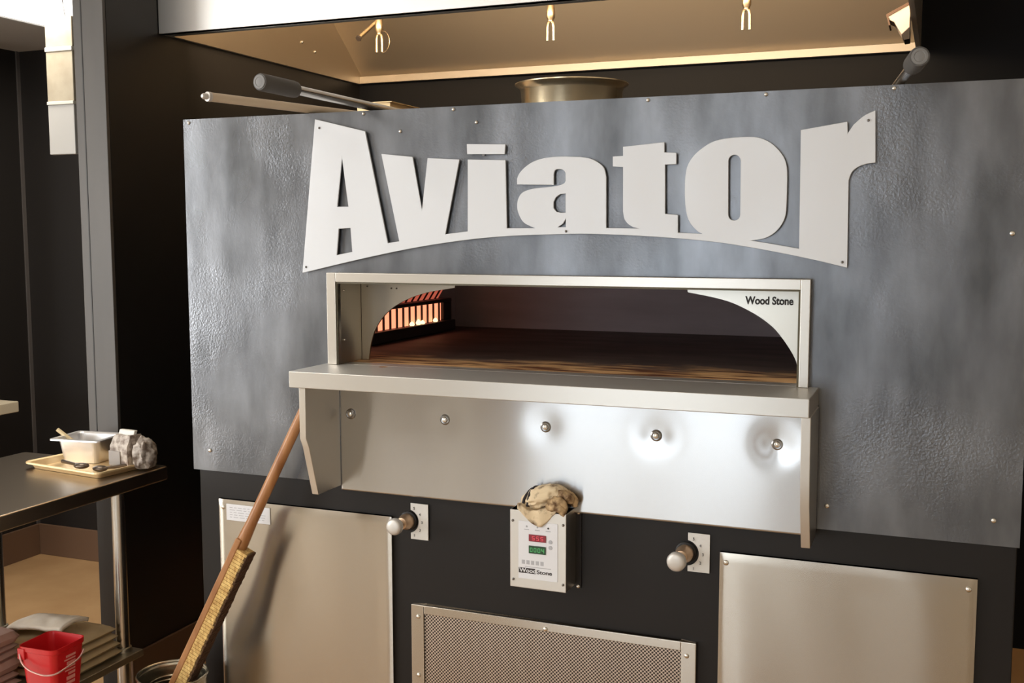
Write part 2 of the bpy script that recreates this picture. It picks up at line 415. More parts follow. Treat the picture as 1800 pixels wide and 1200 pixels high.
# recessed lamp over the nook
t = empty('ceiling_light', (-1.8, .96, 2.477), 'long bright white ceiling light panel over the back nook', 'light')
obj('diffuser', bx(-2.07, -1.52, .55, 1.38, 2.462, 2.468), M_troffer, t)
fb = bx(-2.09, -2.07, .53, 1.40, 2.456, 2.477); box(fb, -1.52, -1.50, .53, 1.40, 2.456, 2.477); box(fb, -2.07, -1.52, 1.38, 1.40, 2.456, 2.477); box(fb, -2.07, -1.52, .53, .55, 2.456, 2.477)
obj('light_frame', fb, M_panelwhite, t)

# narrow hanging panel
t = empty('hanging_panel', (-1.61, .80, 1.895), 'narrow pale panel of stacked beige and white sections hanging beside the grey column', 'panel')
obj('lower_section', bx(-1.675, -1.552, .79, .81, 1.895, 2.076), M_panelwhite, t, bevel=.003)
obj('section_strip', bx(-1.675, -1.550, .785, .812, 2.076, 2.088), M_paneltrim, t, bevel=.002)
obj('middle_section', bx(-1.675, -1.550, .79, .81, 2.088, 2.268), M_panelbeige, t, bevel=.003)
obj('section_strip', bx(-1.675, -1.548, .785, .812, 2.268, 2.284), M_paneltrim, t, bevel=.002)
obj('upper_section', bx(-1.675, -1.548, .79, .81, 2.284, 2.392), M_panelbeige, t, bevel=.003)
obj('hanging_cable', tube(B(), [(-1.585,.80,2.392), (-1.592,.80,2.43), (-1.60,.80,2.477)], .0018, 6), M_cable, t)

# wall shelf in the nook
t = empty('wall_shelf', (-2.75, .6, .80), 'beige-edged shelf board on the left wall of the back nook', 'shelf')
obj('shelf_board', bx(-2.745, -2.40, .52, 1.28, .810, .858), M_board, t, bevel=.004)
obj('shelf_bracket', quadprism(B(), [(-2.742,1.10,.815),(-2.45,1.10,.815),(-2.45,1.10,.79),(-2.742,1.10,.60)], (0,.02,0)), M_board, t)

# ================================================================ hood
t = empty('exhaust_hood', (.1, 1.4, 2.288), 'large stainless steel exhaust hood hanging over the top of the oven', 'hood')
HX0, HX1, HF, HB, HZ = XS+.002, 1.318, .741, YB, 2.288
obj('front_fascia', bx(HX0, HX1, HF, HF+.03, HZ, 2.95), steel('hood_front_steel', (.86,.83,.79), .5, .3), t, bevel=.002)
obj('side_panel', bx(HX0, HX0+.016, HF+.03, HB, HZ, 2.95), M_steel_hood, t, label='left side panel of the hood')
obj('side_panel', bx(HX1-.016, HX1, HF+.03, HB, HZ, 2.95), M_steel_hood, t, label='right side panel of the hood')
# sloped rear baffle rising towards the front
obj('rear_baffle', quadprism(B(), [(HX0+.016, HB-.004, HZ+.03), (HX0+.016, HB, HZ+.03), (HX0+.016, 1.39, 2.949), (HX0+.016, 1.36, 2.949)], (HX1-HX0-.032, 0, 0)), M_steel_hood, t)
obj('rear_lip', bx(HX0+.016, HX1-.016, HB-.035, HB-.002, HZ, HZ+.033), mat('lip_steel', (.26,.24,.215), .45, 1.0), t, bevel=.002)
gb = bx(HX0+.016, HX1-.016, HF+.03, HF+.06, HZ, HZ+.012)
obj('grease_gutter', gb, M_steel, t)
def nozzle(x, y, z, par, ring=False):
    bm = rod(B(), (x,y,z), (x,y,2.9), .0085, n=12)
    n = obj('nozzle_pipe', bm, M_fit, par, smooth=True)
    bm = lathe(B(), (x,y,z+.005), (0,0,-1), [(-.02,.012),(0,.015),(.022,.015),(.03,.010),(.034,.010)], 14)
    obj('nozzle_body', bm, M_fit, n, smooth=True)
    for s in (-1, 1):
        bm = tube(B(), [(x, y, z-.026), (x+s*.008, y, z-.034), (x+s*.011, y, z-.048), (x+s*.0115, y, z-.095)], .0048, 8)
        obj('nozzle_prong', bm, M_fit, n, smooth=True)
    if ring:
        pts = [(x+.012+.030*math.sin(a), y, z-.058+.040*math.cos(a)) for a in [i*math.pi/10 for i in range(11)]]
        obj('cap_wire', tube(B(), pts, .0014, 6), M_fit, n, smooth=True)
nozzle(-.561, 1.3, 2.372, t, True); nozzle(.118, 1.3, 2.37, t); nozzle(.798, 1.3, 2.36, t)
p0 = Vector((-.63,1.42,2.42)); p1 = Vector((-.648,1.30,2.335))
pf = obj('stub_pipe', rod(B(), p0, p1, .0075, n=12), M_fit, t, smooth=True)
obj('stub_flare', lathe(B(), p1, p1-p0, [(-.004,.0085),(.004,.012),(.006,.011)], 14), M_darkhole, pf, smooth=True)
for (y, z) in ((1.62,2.40), (1.72,2.375)): screw(HX0+.018, y, z, t, .006, d=(1,0,0))
# lamp housing on the right side wall
def xz(pts, y): return [(x, y, z) for x, z in pts]
M_fixt = mat('fixture_metal', (.66,.55,.47), .5, .3)
g = obj('lamp_housing', quadprism(B(), xz([(1.300,2.331),(1.229,2.297),(1.238,2.282),(1.252,2.275),(1.276,2.234),(1.298,2.254),(1.300,2.255)], 1.40), (0,.09,0)), M_fixt, t, bevel=.003)
obj('lamp_base', quadprism(B(), xz([(1.276,2.234),(1.298,2.254),(1.300,2.255),(1.300,2.219),(1.284,2.217)], 1.398), (0,.094,0)), M_darkhole, g)
obj('lamp_bracket', quadprism(B(), xz([(1.300,2.337),(1.227,2.300),(1.236,2.264),(1.241,2.266),(1.234,2.294),(1.300,2.328)], 1.395), (0,.10,0)), mat('fixture_brown', (.10,.055,.035), .5, .3), g)

# ================================================================ pizza oven
ov = empty('pizza_oven', (.58, .6, 0), 'large built-in pizza oven with grey metal front, steel mantle shelf and glowing burner', 'oven')
PX0, PX1, PZ0, PZ1 = -.438, 1.589, .969, 1.899
# base cabinet (front face) and shell
bc = obj('base_cabinet', bx(-.424, 1.585, .004, 1.45, 0, 1.20), M_black, ov, bevel=.003)
# oven body: shell around the cavity
OX0, OX1, OY1 = -.17, 1.42, 1.11        # cavity
HZ0 = 1.2757                            # hearth level
bm = bx(-.42, OX0-.01, .012, 1.42, 1.2, 1.893); box(bm, OX1+.01, 1.57, .012, 1.42, 1.2, 1.893); box(bm, OX0-.01, OX1+.01, OY1+.01, 1.42, 1.2, 1.893)
box(bm, OX0-.01, OX1+.01, .14, OY1+.01, 1.70, 1.893); box(bm, OX0-.01, OX1+.01, .012, .14, 1.70, 1.893)
obj('oven_body', bm, M_black, ov)
# facade plate with the doorway cut through
bm = bx(PX0, .004, -.002, .010, PZ0, PZ1); box(bm, 1.166, PX1, -.002, .010, PZ0, PZ1)
box(bm, .004, 1.166, -.002, .010, 1.502, PZ1); box(bm, .004, 1.166, -.002, .010, PZ0, 1.24)
bmesh.ops.remove_doubles(bm, verts=bm.verts, dist=1e-5)
fp = obj('facade_plate', bm, M_plate, ov)
for x, z in ((-.383,1.024),(1.213,1.021),(1.539,1.021),(-.42,1.890),(.10,1.892),(.341,1.892),(.811,1.892),(1.066,1.892),(1.321,1.892),(.20,1.846),(.40,1.86),(1.55,1.6)):
    screw(x, -.002, z, fp, .0055 if z < 1.8 else .0045)
# doorway frame
FY = -.025
def ring(x0, x1, z0, z1, xi0, xi1, zi1, y0, y1):
    bm = bx(x0, xi0, y0, y1, z0, z1); box(bm, xi1, x1, y0, y1, z0, z1); box(bm, xi0, xi1, y0, y1, zi1, z1)
    bmesh.ops.remove_doubles(bm, verts=bm.verts, dist=1e-5); return bm
fr = obj('door_frame', ring(0, 1.170, HZ0, 1.505, .026, 1.150, 1.482, FY, .0), M_steel, ov, bevel=.0015)
gk = ring(.026, 1.150, HZ0, 1.482, .0295, 1.1455, 1.4785, FY+.003, FY+.006); obj('frame_gasket', gk, mat('gasket_olive', (.10,.085,.05), .6), fr)
# reveal lining from the frame back to the arch panel
rv = bx(.016, .0255, .0, .103, HZ0, 1.49); box(rv, 1.1505, 1.16, .0, .103, HZ0, 1.49); box(rv, .0255, 1.1505, .0, .103, 1.4825, 1.492)
rv = obj('reveal_lining', rv, M_reveal, ov)
for y, z in ((.012,1.46),(.012,1.335)): screw(.0262, y, z, rv, .0028, d=(1,0,0))
# arch panel
arch_r = [(.879,1.4885),(.882,1.466),(.911,1.461),(.948,1.454),(.984,1.444),(1.02,1.428),(1.05,1.411),(1.077,1.390),(1.098,1.366),(1.116,1.340),(1.128,1.317),(1.1335,1.293),(1.1345,HZ0)]
arch_r = [arch_r[0]] + catmull(arch_r[1:], 3)
arch_l = [(.046,HZ0),(.0475,1.290),(.053,1.319),(.063,1.349),(.080,1.377),(.101,1.399),(.125,1.417),(.158,1.434),(.19,1.446),(.225,1.455),(.26,1.461),(.293,1.466)]
arch_l = catmull(arch_l, 3) + [(.296,1.4885)]
# three closed pieces: left spandrel, right spandrel and head strip
out = [(.0262,HZ0)] + arch_l[0:1] + arch_l[1:] + [arch_r[0]] + arch_r[1:] + [(1.150,HZ0),(1.150,1.4925),(.0262,1.4925)]
ap = curve_plate('arch_panel', [out], .109, .006, M_arch, ov, bev=.0003)
lt = text_mesh('lettering', 'Wood Stone', 1.0145, .1015, 1.4425, .0245, M_letter, ap, bold=.0007, sx=.80)
lt.scale.x = .106/lt.dimensions.x
for x in (.045, .115, .13): screw(x, .103, 1.466 if x < .1 else 1.462, ap, .0022, M_dimple)
# hearth and dome
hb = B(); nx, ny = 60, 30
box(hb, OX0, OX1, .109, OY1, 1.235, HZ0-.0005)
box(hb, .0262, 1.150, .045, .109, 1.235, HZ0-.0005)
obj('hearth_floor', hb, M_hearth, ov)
# cavity lining: walls rising into a low dome
bm = B(); nx, ny = 24, 16; grid = []
for i in range(nx+1):
    row = []
    for j in range(ny+1):
        x = OX0 + (OX1-OX0)*i/nx; y = .112 + (OY1-.112)*j/ny
        ex = min(1, min(x-OX0, OX1-x)/.28); ey = min(1, (OY1-y)/.22); s = math.sin(ex*R90)**.5*math.sin(max(ey,0)*R90)**.5
        row.append(bm.verts.new((x, y, 1.47+.17*s)))
    grid.append(row)
for i in range(nx):
    for j in range(ny): bm.faces.new((grid[i][j], grid[i+1][j], grid[i+1][j+1], grid[i][j+1]))
# cavity walls
def q4(bm, a, b, c, d): return bm.faces.new([bm.verts.new(p) for p in (a,b,c,d)])
q4(bm, (OX0,OY1,HZ0),(OX1,OY1,HZ0),(OX1,OY1,1.47),(OX0,OY1,1.47))
q4(bm, (OX1,.112,HZ0),(OX1,OY1,HZ0),(OX1,OY1,1.47),(OX1,.112,1.47))
q4(bm, (OX0,.112,HZ0),(OX0,OY1,HZ0),(OX0,OY1,1.47),(OX0,.112,1.47))
dm = obj('dome_lining', bm, M_dome, ov)
# inner face of the front wall beyond the arch
bm = bx(OX0, .0262, .109, .135, HZ0, 1.64); box(bm, 1.150, OX1, .109, .135, HZ0, 1.64); box(bm, .0262, 1.15, .110, .135, 1.4925, 1.64)
obj('front_lining', bm, M_dome, ov)
# radiant burner on the left wall of the cavity
bu = obj('burner_housing', (lambda b: (box(b, OX0-.0, OX0+.060, .40, .985, HZ0+.001, 1.312), box(b, OX0, OX0+.045, .925, .985, 1.312, 1.376), box(b, OX0, OX0+.046, .40, .985, 1.372, 1.384), b)[-1])(B()), M_burnerbox, ov, bevel=.004)
obj('radiant_panel', bx(OX0+.002, OX0+.032, .40, .925, 1.312, 1.372), M_glowbrick, bu)
obj('upper_reflected_glow', quadprism(B(), [(OX0+.004,.62,1.384),(OX0+.004,.955,1.384),(OX0+.03,.955,1.425),(OX0+.03,.62,1.425)], (.004,0,0)), M_glowreflect, bu)  # emission here stands in for light from the burner below
y = .43
while y < .92:
    obj('burner_bar', quadprism(B(), [(OX0+.032,y,1.312),(OX0+.0355,y,1.312),(OX0+.0355,y,1.374),(OX0+.032,y,1.374)], (0,.009,0)), M_burnerbox, bu)
    if y > .60: obj('burner_bar', quadprism(B(), [(OX0+.006,y+.02,1.384),(OX0+.011,y+.02,1.384),(OX0+.037,y+.02,1.424),(OX0+.032,y+.02,1.424)], (0,.009,0)), M_burnerbox, bu)
    y += .043
for y0, h in ((.69,.014),(.735,.018),(.765,.013),(.86,.014)):
    bm = lathe(B(), (OX0+.043, y0, 1.3115), (0,.1,1), [(0,.006),(h*.3,.009),(h*.7,.006),(h,.001)], 8)
    obj('flame', bm, M_flame, bu, smooth=True)
# mantle shelf
sh = obj('mantle_shelf', bx(-.016, 1.190, -.176, -.0025, 1.236, HZ0-.0004), M_steel_shelf, ov, bevel=.002)
bm = bx(.0262, 1.150, .0, .045, 1.236, HZ0-.0004); obj('shelf_tongue', bm, M_steel, ov)
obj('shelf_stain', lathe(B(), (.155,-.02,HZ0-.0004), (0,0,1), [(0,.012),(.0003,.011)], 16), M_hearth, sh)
for nm, x0, x1, prof in (('left', .0075, .0255, [(-.0125,1.236),(-.170,1.236),(-.170,1.114),(-.158,1.09),(-.120,.966),(-.0125,.966)]),
                     ('right', 1.1735, 1.1925, [(-.0125,1.236),(-.165,1.236),(-.158,1.114),(-.150,1.05),(-.115,.956),(-.0125,.956)])):
    bm = quadprism(B(), [(x0, y, z) for y, z in prof], (x1-x0, 0, 0))
    obj('bracket', bm, M_steel, ov, bevel=.0015, label=nm+' steel side bracket under the mantle shelf')
# apron sheet dished around its bolts
bolts = [(.056,1.151),(.318,1.153),(.577,1.152),(.840,1.149),(1.107,1.148)]
bm = B(); nx, nz = 260, 66; ax0, ax1, az0, az1 = .0257, 1.1733, .955, 1.2358; g = []
amp = [.0006,.0006,.0012,.0036,.0042]
for i in range(nx+1):
    r = []
    for j in range(nz+1):
        x = ax0+(ax1-ax0)*i/nx; z = az0+(az1-az0)*j/nz
        d = sum(a*math.exp(-((x-bx_)**2+(z-bz)**2)/.0016) for a, (bx_, bz) in zip(amp, bolts))
        d += .0012*math.sin(x*9+.6)*math.cos((z-1.1)*5)
        r.append(bm.verts.new((x, -.012+d, z)))
    g.append(r)
for i in range(nx):
    for j in range(nz): bm.faces.new((g[i][j], g[i+1][j], g[i+1][j+1], g[i][j+1]))
apn = obj('apron_panel', bm, M_steel_apron, ov, smooth=True)
sm = apn.modifiers.new('thickness', 'SOLIDIFY'); sm.thickness = .0016; sm.offset = 0
for k, (x, z) in enumerate(bolts):
    y = -.0125 + amp[k]
    b = obj('bolt_washer', lathe(B(), (x,y,z), (0,-1,0), [(0,.0135),(.0015,.013),(.003,.010),(.0025,.008)], 20), M_dimple, apn, smooth=True)
    obj('bolt_head', lathe(B(), (x,y-.0022,z), (0,-1,0), [(0,.0072),(.003,.006),(.0045,.003),(.0046,0)], 12), M_screw, b, smooth=True)
# access doors
def door(x0, x1, z0, z1, scr, lab):
    bm = B(); n = 60; g = []
    for i in range(n+1):
        r = []
        for j in range(n+1):
            u = i/n; v = j/n; x = x0+(x1-x0)*u; z = z0+(z1-z0)*v
            e = min(u, 1-u, v, 1-v); q = max(0, 1-e/.012)
            w = min(1, e/.08)*(.0011*math.sin(x*17+1.3*math.sin(z*6))+.0007*math.sin(x*31+z*5+1)+.0005*math.sin(z*13+x*4))
            r.append(bm.verts.new((x, -.009 + .0022*q*q + w, z)))
        g.append(r)
    for i in range(n):
        for j in range(n): bm.faces.new((g[i][j], g[i+1][j], g[i+1][j+1], g[i][j+1]))
    rim = [g[i][0] for i in range(n+1)] + [g[n][j] for j in range(1, n+1)] + [g[i][n] for i in range(n-1, -1, -1)] + [g[0][j] for j in range(n-1, 0, -1)]
    bk_ = [bm.verts.new((v.co.x, .004, v.co.z)) for v in rim]
    for i in range(len(rim)): k = (i+1) % len(rim); bm.faces.new((rim[i], rim[k], bk_[k], bk_[i]))
    d = obj('access_door', bm, M_steel_door, ov, smooth=True, label=lab)
    for x, z in scr: screw(x, -.009, z, d, .0062)
    return d
d1 = door(-.3555, .1650, .22, .8962, [(-.340,.875),(-.340,.25),(.150,.25)], 'left steel access door, partly behind the leaning brush')
d2 = door(.987, 1.514, .22, .8962, [(1.0015,.8745),(1.4975,.8745),(1.0015,.25),(1.4975,.25)], 'right steel access door')
pl = obj('data_plate', bx(-.3290, -.1915, -.0115, -.009, .8415, .8855), M_label, d1, bevel=.0006, label='small printed white data plate')
bm = B()
for r in range(5):
    x = -.318
    while x < -.215:
        w = random.uniform(.006,.02); box(bm, x, x+w, -.0119, -.0114, .876-r*.0065, .8775-r*.0065); x += w+.005
obj('print_lines', bm, M_greyprint, pl)
# vent grille
vg = obj('vent_grille', ring(.218, .938, .30, .6795, .253, .903, .6575, -.009, .004), M_steel_door, ov, bevel=.002)
obj('perforated_sheet', bx(.2525, .9035, -.004, .002, .30, .658), M_mesh, vg)
for x, z in ((.2385,.650),(.2385,.499),(.576,.664),(.9165,.648),(.9165,.499)): screw(x, -.009, z, vg, .0058)
# draught knobs with their scale plates
def knob(cx, cz, x0, x1, z0, z1, kx, kz, kr):
    y = -.006
    arc = []; R = .030; 
    a0 = math.asin(max(-1, min(1, (x0+.0-cx)/R))) if abs(x0-cx) < R else 0
    h = math.sqrt(max(R*R-(x0-cx)**2, 0)); th = math.atan2(h, x0-cx)
    for i in range(17):
        a = th - 2*th*i/16; arc.append((cx+R*math.cos(a), cz+R*math.sin(a)))
    loop = [(x0,z1),(x1,z1),(x1,z0),(x0,z0)] + arc[::-1]
    dp = curve_plate('scale_plate', [loop], .004-.001, .0035, M_dial, ov, bev=.0003)
    dp.location.y += -.0015
    for i, ch in enumerate('54321'):
        a = math.radians(62-31*i)
        text_mesh('scale_number', ch, cx+.0405*math.cos(a)-.001, -.0032, cz+.0385*math.sin(a)-.0035, .0095, M_letter, dp, depth=.0003, align='CENTER')
    bz = obj('knob_bezel', lathe(B(), (cx,.004,cz), (0,-1,0), [(0,.024),(.004,.024),(.006,.021)], 24), M_black, ov, smooth=True)
    d = Vector((kx-cx, -.066, kz-cz))
    obj('knob_collar', lathe(B(), (cx, -.002, cz), d, [(0,.019),(.012,.020),(.032,.014),(.034,.010)], 20), M_brass, bz, smooth=True)
    kb = obj('draught_knob', lathe(B(), (cx, -.004, cz), d, [(0,.007),(.044,.007),(.050,kr*.55),(.054,kr*.92),(.058,kr),(.067,kr),(.071,kr*.93),(.0735,kr*.75),(.0750,kr*.4),(.0753,0)], 28), M_chrome, ov, smooth=True)
knob(.2085, .889, .2165, .2645, .8445, .9350, .206, .891, .0205)
knob(.9090, .885, .9140, .9635, .8430, .9315, .903, .882, .0215)
# control box
cb = obj('control_box', bx(.510, .648, -.070, .004, .7800, .9640), steel('box_steel', (.66,.63,.58), .4, .5), ov, bevel=.0015)
for x, z in ((.5175,.9385),(.5185,.7985),(.641,.9385),(.641,.7985)): screw(x, -.070, z, cb, .0032, M_dimple)
fl = obj('mounting_flange', bx(.648, .662, -.001, .004, .772, .962), M_black, cb)
for z in (.953,.772+.004): screw(.655, -.001, z, cb, .005)
lb = obj('control_label', bx(.5315, .6280, -.0715, -.070, .8030, .9395), M_label, cb, bevel=.0004, label='white printed control label')
ly = -.0717
obj('temperature_display', bx(.5575, .6000, -.0735, -.0715, .8935, .9100), M_red, cb, bevel=.001, label='red digital display')
obj('timer_display', bx(.5575, .5995, -.0735, -.0715, .8650, .8835), M_green, cb, bevel=.001, label='green digital display')
def seg(ch, x, z, w, h, bm, y):
    S7 = {'0':'abcdef','1':'bc','2':'abged','3':'abgcd','4':'fgbc','5':'afgcd','6':'afgedc','7':'abc','8':'abcdefg','9':'abcdfg','-':'g'}
    tk = h*.13
    P = {'a':(x,x+w,z+h-tk,z+h),'g':(x,x+w,z+h/2-tk/2,z+h/2+tk/2),'d':(x,x+w,z,z+tk),'f':(x,x+tk,z+h/2,z+h),'b':(x+w-tk,x+w,z+h/2,z+h),'e':(x,x+tk,z,z+h/2),'c':(x+w-tk,x+w,z,z+h/2)}
    for s in S7[ch]: a = P[s]; box(bm, a[0], a[1], y-.0004, y, a[2], a[3])
bm = B()
for i, ch in enumerate('555'): seg(ch, .566+i*.0105, .8970, .0065, .0095, bm, -.0735)
obj('display_digits', bm, M_redseg, cb)
bm = B()
for i, ch in enumerate('0004'): seg(ch, .5610+i*.0095, .8690, .0062, .0100, bm, -.0735)
obj('display_digits', bm, M_greenseg, cb)
for z in (.896,.8825): obj('arrow_button', lathe(B(), (.6105,-.0713,z), (0,-1,0), [(0,.0048),(.001,.0045)], 16), M_greyprint, cb)
for i, x in enumerate((.552, .5785, .605)):
    obj('indicator_lamp', lathe(B(), (x,-.0713,.9275), (0,-1,0), [(0,.0024),(.0012,.0018)], 12), M_letter if i == 2 else M_greyprint, cb)
    obj('indicator_caption', bx(x-.006, x+.006, -.0718, -.0714, .9195, .9215), M_greyprint, cb)
obj('grey_print', (lambda b: ([box(b, .540+i*.0115, .548+i*.0115, ly, -.0714, .838, .8475) for i in range(5)], [box(b, .5425+i*.0115, .5455+i*.0115, ly-.0002, ly, .8405, .845) for i in range(0)], box(b, .548, .612, ly, -.0714, .8315, .8330), b)[-1])(B()), M_greyprint, cb)
obj('logo_block', bx(.5325, .5745, ly, -.0714, .8165, .8290), M_letter, cb)
text_mesh('logo_text', 'Wood', .5345, -.0719, .8188, .0135, M_label, cb, depth=.0002, bold=.0003, sx=1.15)
text_mesh('logo_text', 'Stone', .5770, -.0716, .8178, .0125, M_letter, cb, depth=.0002, bold=.0003, sx=1.3)
# flue collar above the plate
bm = lathe(B(), (.425,.62,1.893), (0,0,1), [(0,.140),(.110,.145),(.120,.150),(.127,.162),(.130,.162),(.124,.146),(.0,.137)], 56, cap0=False, cap1=False)
obj('flue_collar', bm, mat('flue_steel', (.88,.72,.48), .25, .9), ov, smooth=True)

# ================================================================ sign
SIGN_OUT = [([(-0.0306, 1.8828), (0.11, 1.8487), (0.1682, 1.5785), (0.1995, 1.5827), (0.1536, 1.793), (0.2379, 1.7838), (0.2615, 1.656), (0.2777, 1.7799), (0.3609, 1.7745), (0.3228, 1.5998), (0.381, 1.6062), (0.382, 1.7736), (0.4777, 1.7699), (0.4808, 1.6135)], 0), ([(0.5514, 1.6132)], 0), ([(0.5389, 1.6176), (0.522, 1.627), (0.511, 1.644), (0.5064, 1.6616), (0.5085, 1.6792), (0.5178, 1.6935), (0.5346, 1.701), (0.5555, 1.7045), (0.5887, 1.7071), (0.6092, 1.7098), (0.6207, 1.7142), (0.6243, 1.7199)], 1), ([(0.6243, 1.7294), (0.6234, 1.7386), (0.6165, 1.7449), (0.605, 1.7459), (0.5985, 1.743), (0.596, 1.7346)], 1), ([(0.5961, 1.7108), (0.506, 1.7136)], 0), ([(0.506, 1.726), (0.5119, 1.7387), (0.5262, 1.7528), (0.5471, 1.765), (0.5762, 1.7723), (0.6131, 1.7744), (0.6537, 1.7725)], 1), ([(0.6591, 1.7723), (0.6832, 1.7678), (0.7032, 1.7575), (0.7152, 1.7452), (0.7201, 1.7262)], 1), ([(0.721, 1.6133), (0.7969, 1.6116)], 0), ([(0.7832, 1.6146), (0.7714, 1.6219), (0.7627, 1.6332), (0.7594, 1.6502)], 1), ([(0.7585, 1.7471), (0.7349, 1.7492), (0.7348, 1.771), (0.7583, 1.7718), (0.7581, 1.7916), (0.8515, 1.799), (0.8518, 1.777), (0.8783, 1.7751), (0.8786, 1.7505), (0.8537, 1.7501), (0.8551, 1.6438), (0.8836, 1.641), (0.8841, 1.6028), (0.939, 1.5994)], 0), ([(0.9285, 1.6046), (0.9152, 1.6175), (0.9055, 1.6342), (0.9003, 1.6564), (0.898, 1.6895), (0.8986, 1.7226), (0.9038, 1.7481), (0.9166, 1.7678), (0.9349, 1.7837), (0.9586, 1.7967), (0.9877, 1.8026), (1.0238, 1.8042), (1.0524, 1.8022), (1.0739, 1.7937), (1.0918, 1.7797), (1.1063, 1.7609), (1.113, 1.743), (1.1152, 1.7217), (1.1153, 1.672), (1.1142, 1.6435), (1.1094, 1.6257), (1.0992, 1.6096), (1.0853, 1.5971), (1.0676, 1.5891), (1.0425, 1.5855)], 1), ([(1.0749, 1.5805), (1.143, 1.5684), (1.1405, 1.8143), (1.233, 1.8282), (1.2343, 1.804)], 0), ([(1.2449, 1.8209), (1.2611, 1.8357), (1.2741, 1.8433)], 1), ([(1.2871, 1.8489), (1.2903, 1.7438)], 0), ([(1.2738, 1.7418), (1.2573, 1.736), (1.2449, 1.7252), (1.239, 1.7087)], 1), ([(1.2411, 1.5294)], 0), ([(1.1846, 1.543), (1.1145, 1.5576), (1.0429, 1.5706), (0.9697, 1.5817), (0.8949, 1.589), (0.8184, 1.5943), (0.7401, 1.5981), (0.66, 1.6001), (0.564, 1.598), (0.4795, 1.5949), (0.3927, 1.5878), (0.3037, 1.5767), (0.2122, 1.5622), (0.1182, 1.5442), (0.0215, 1.5241)], 1), ([(-0.0756, 1.503)], 0)]
SIGN_HOLES = [[(0.0441, 1.7878), (0.0601, 1.6674), (0.0287, 1.6678)], [(0.032, 1.6136), (0.0649, 1.6152), (0.0691, 1.5565), (0.0249, 1.5487)], [(0.6244, 1.6911), (0.6246, 1.6481), (0.6135, 1.6478), (0.6024, 1.6506), (0.5958, 1.6588), (0.5958, 1.6723), (0.6011, 1.683), (0.6114, 1.6898)], [(0.6251, 1.6354), (0.6251, 1.6153), (0.6063, 1.6154), (0.6186, 1.6235)], [(1.0176, 1.7539), (1.0165, 1.7589), (1.0136, 1.7632), (1.0093, 1.7661), (1.0043, 1.7672), (0.9993, 1.7664), (0.9951, 1.7637), (0.9924, 1.7596), (0.9915, 1.7546), (0.9932, 1.6409), (0.9943, 1.636), (0.9971, 1.6318), (1.0013, 1.6291), (1.0062, 1.6281), (1.0111, 1.629), (1.0151, 1.6317), (1.0178, 1.6358), (1.0187, 1.6407)]]
SIGN_DOT = [(0.38, 1.8096), (0.4773, 1.8061), (0.4756, 1.7832), (0.3807, 1.7859)]
sg = empty('oven_sign', (.62, -.012, 1.52), 'large pale metal cut-out sign with arched base on the grey oven front', 'sign')
loop = []
for pts, s in SIGN_OUT: loop += catmull(pts, 4) if (s and len(pts) > 2) else list(pts)
lp = curve_plate('letter_plate', [loop]+SIGN_HOLES, -.009, .005, M_sign, sg)
curve_plate('letter_dot', [SIGN_DOT], -.009, .005, M_sign, sg)
for x, z in ((-.018,1.861),(-.064,1.518),(.626,1.606),(1.274,1.829),(1.231,1.541)):
    screw(x, -.0135, z, sg, .003, M_dimple)
    obj('standoff', rod(B(), (x,-.002,z), (x,-.009,z), .004, n=10), M_dimple, sg)
for x, z in ((.365,1.757),): obj('standoff', rod(B(), (.42,-.002,1.785), (.42,-.009,1.785), .004, n=10), M_dimple, sg)

# ================================================================ things on top of the oven
def peel(x0, z0, x1, y1, z1, grip, rt, rg, label):
    """handle passing over the plate's top edge at y=0, blade flat on the oven top behind"""
    A = Vector((x0, 0, z0)); E = Vector((x1, y1, z1)); d = (E-A).normalized()
    p = empty('pizza_peel', A, label, 'pizza peel', 'pizza peels lying on top of the oven')
    G = E - d*grip; back = A - d*.35
    tip = Vector((back.x, back.y, back.z))
    obj('handle_tube', rod(B(), back, G, rt, n=16), M_steel_v, p, smooth=True)
    gr = obj('grip', lathe(B(), G - d*.006, d, [(0,rg*.72),(.004,rg*.95),(.012,rg),(grip-.02,rg),(grip-.004,rg),(grip,rg*.92)], 24), M_grip, p, smooth=True)
    obj('grip_end', lathe(B(), E-d*.0055, d, [(0,rg*.80),(.0012,rg*.78),(.0015,rg*.55),(.0008,rg*.5),(.0015,rg*.3),(.0016,0)], 24), M_gripend, gr, smooth=True)
    s = Vector((-d.y, d.x, 0)).normalized(); c = back
    q = [c+s*.03, c+s*.11-d*.05, c+s*.11-d*.36, c-s*.11-d*.36, c-s*.11-d*.05, c-s*.03]
    q = [Vector((v.x, v.y, v.z-.012)) for v in q]
    obj('blade', quadprism(B(), q, (0,0,.003)), M_pan, p)
    return p
peel(.102, 1.913, .072, -.40, 1.920, .125, .0105, .0185, 'pizza peel with grey grip and twin-tone tube sticking out at upper left of the oven')
peel(1.338, 1.913, 1.374, -.25, 1.916, .10, .010, .0185, 'pizza peel with dark grip sticking out under the right corner of the hood')
A = Vector((-.061,0,1.911)); E = Vector((-.148,-.30,1.912)); d = (E-A).normalized()
p = empty('oven_pole', A, 'thin cream pole with a metal tip lying over the top left of the oven', 'pole')
obj('pole_shaft', rod(B(), A-d*.30, E-d*.02, .0105, n=16), M_pole, p, smooth=True)
obj('pole_tip', lathe(B(), E-d*.022, d, [(0,.0112),(.008,.0112),(.009,.007),(.018,.007),(.022,.004)], 16), M_chrome, p, smooth=True)
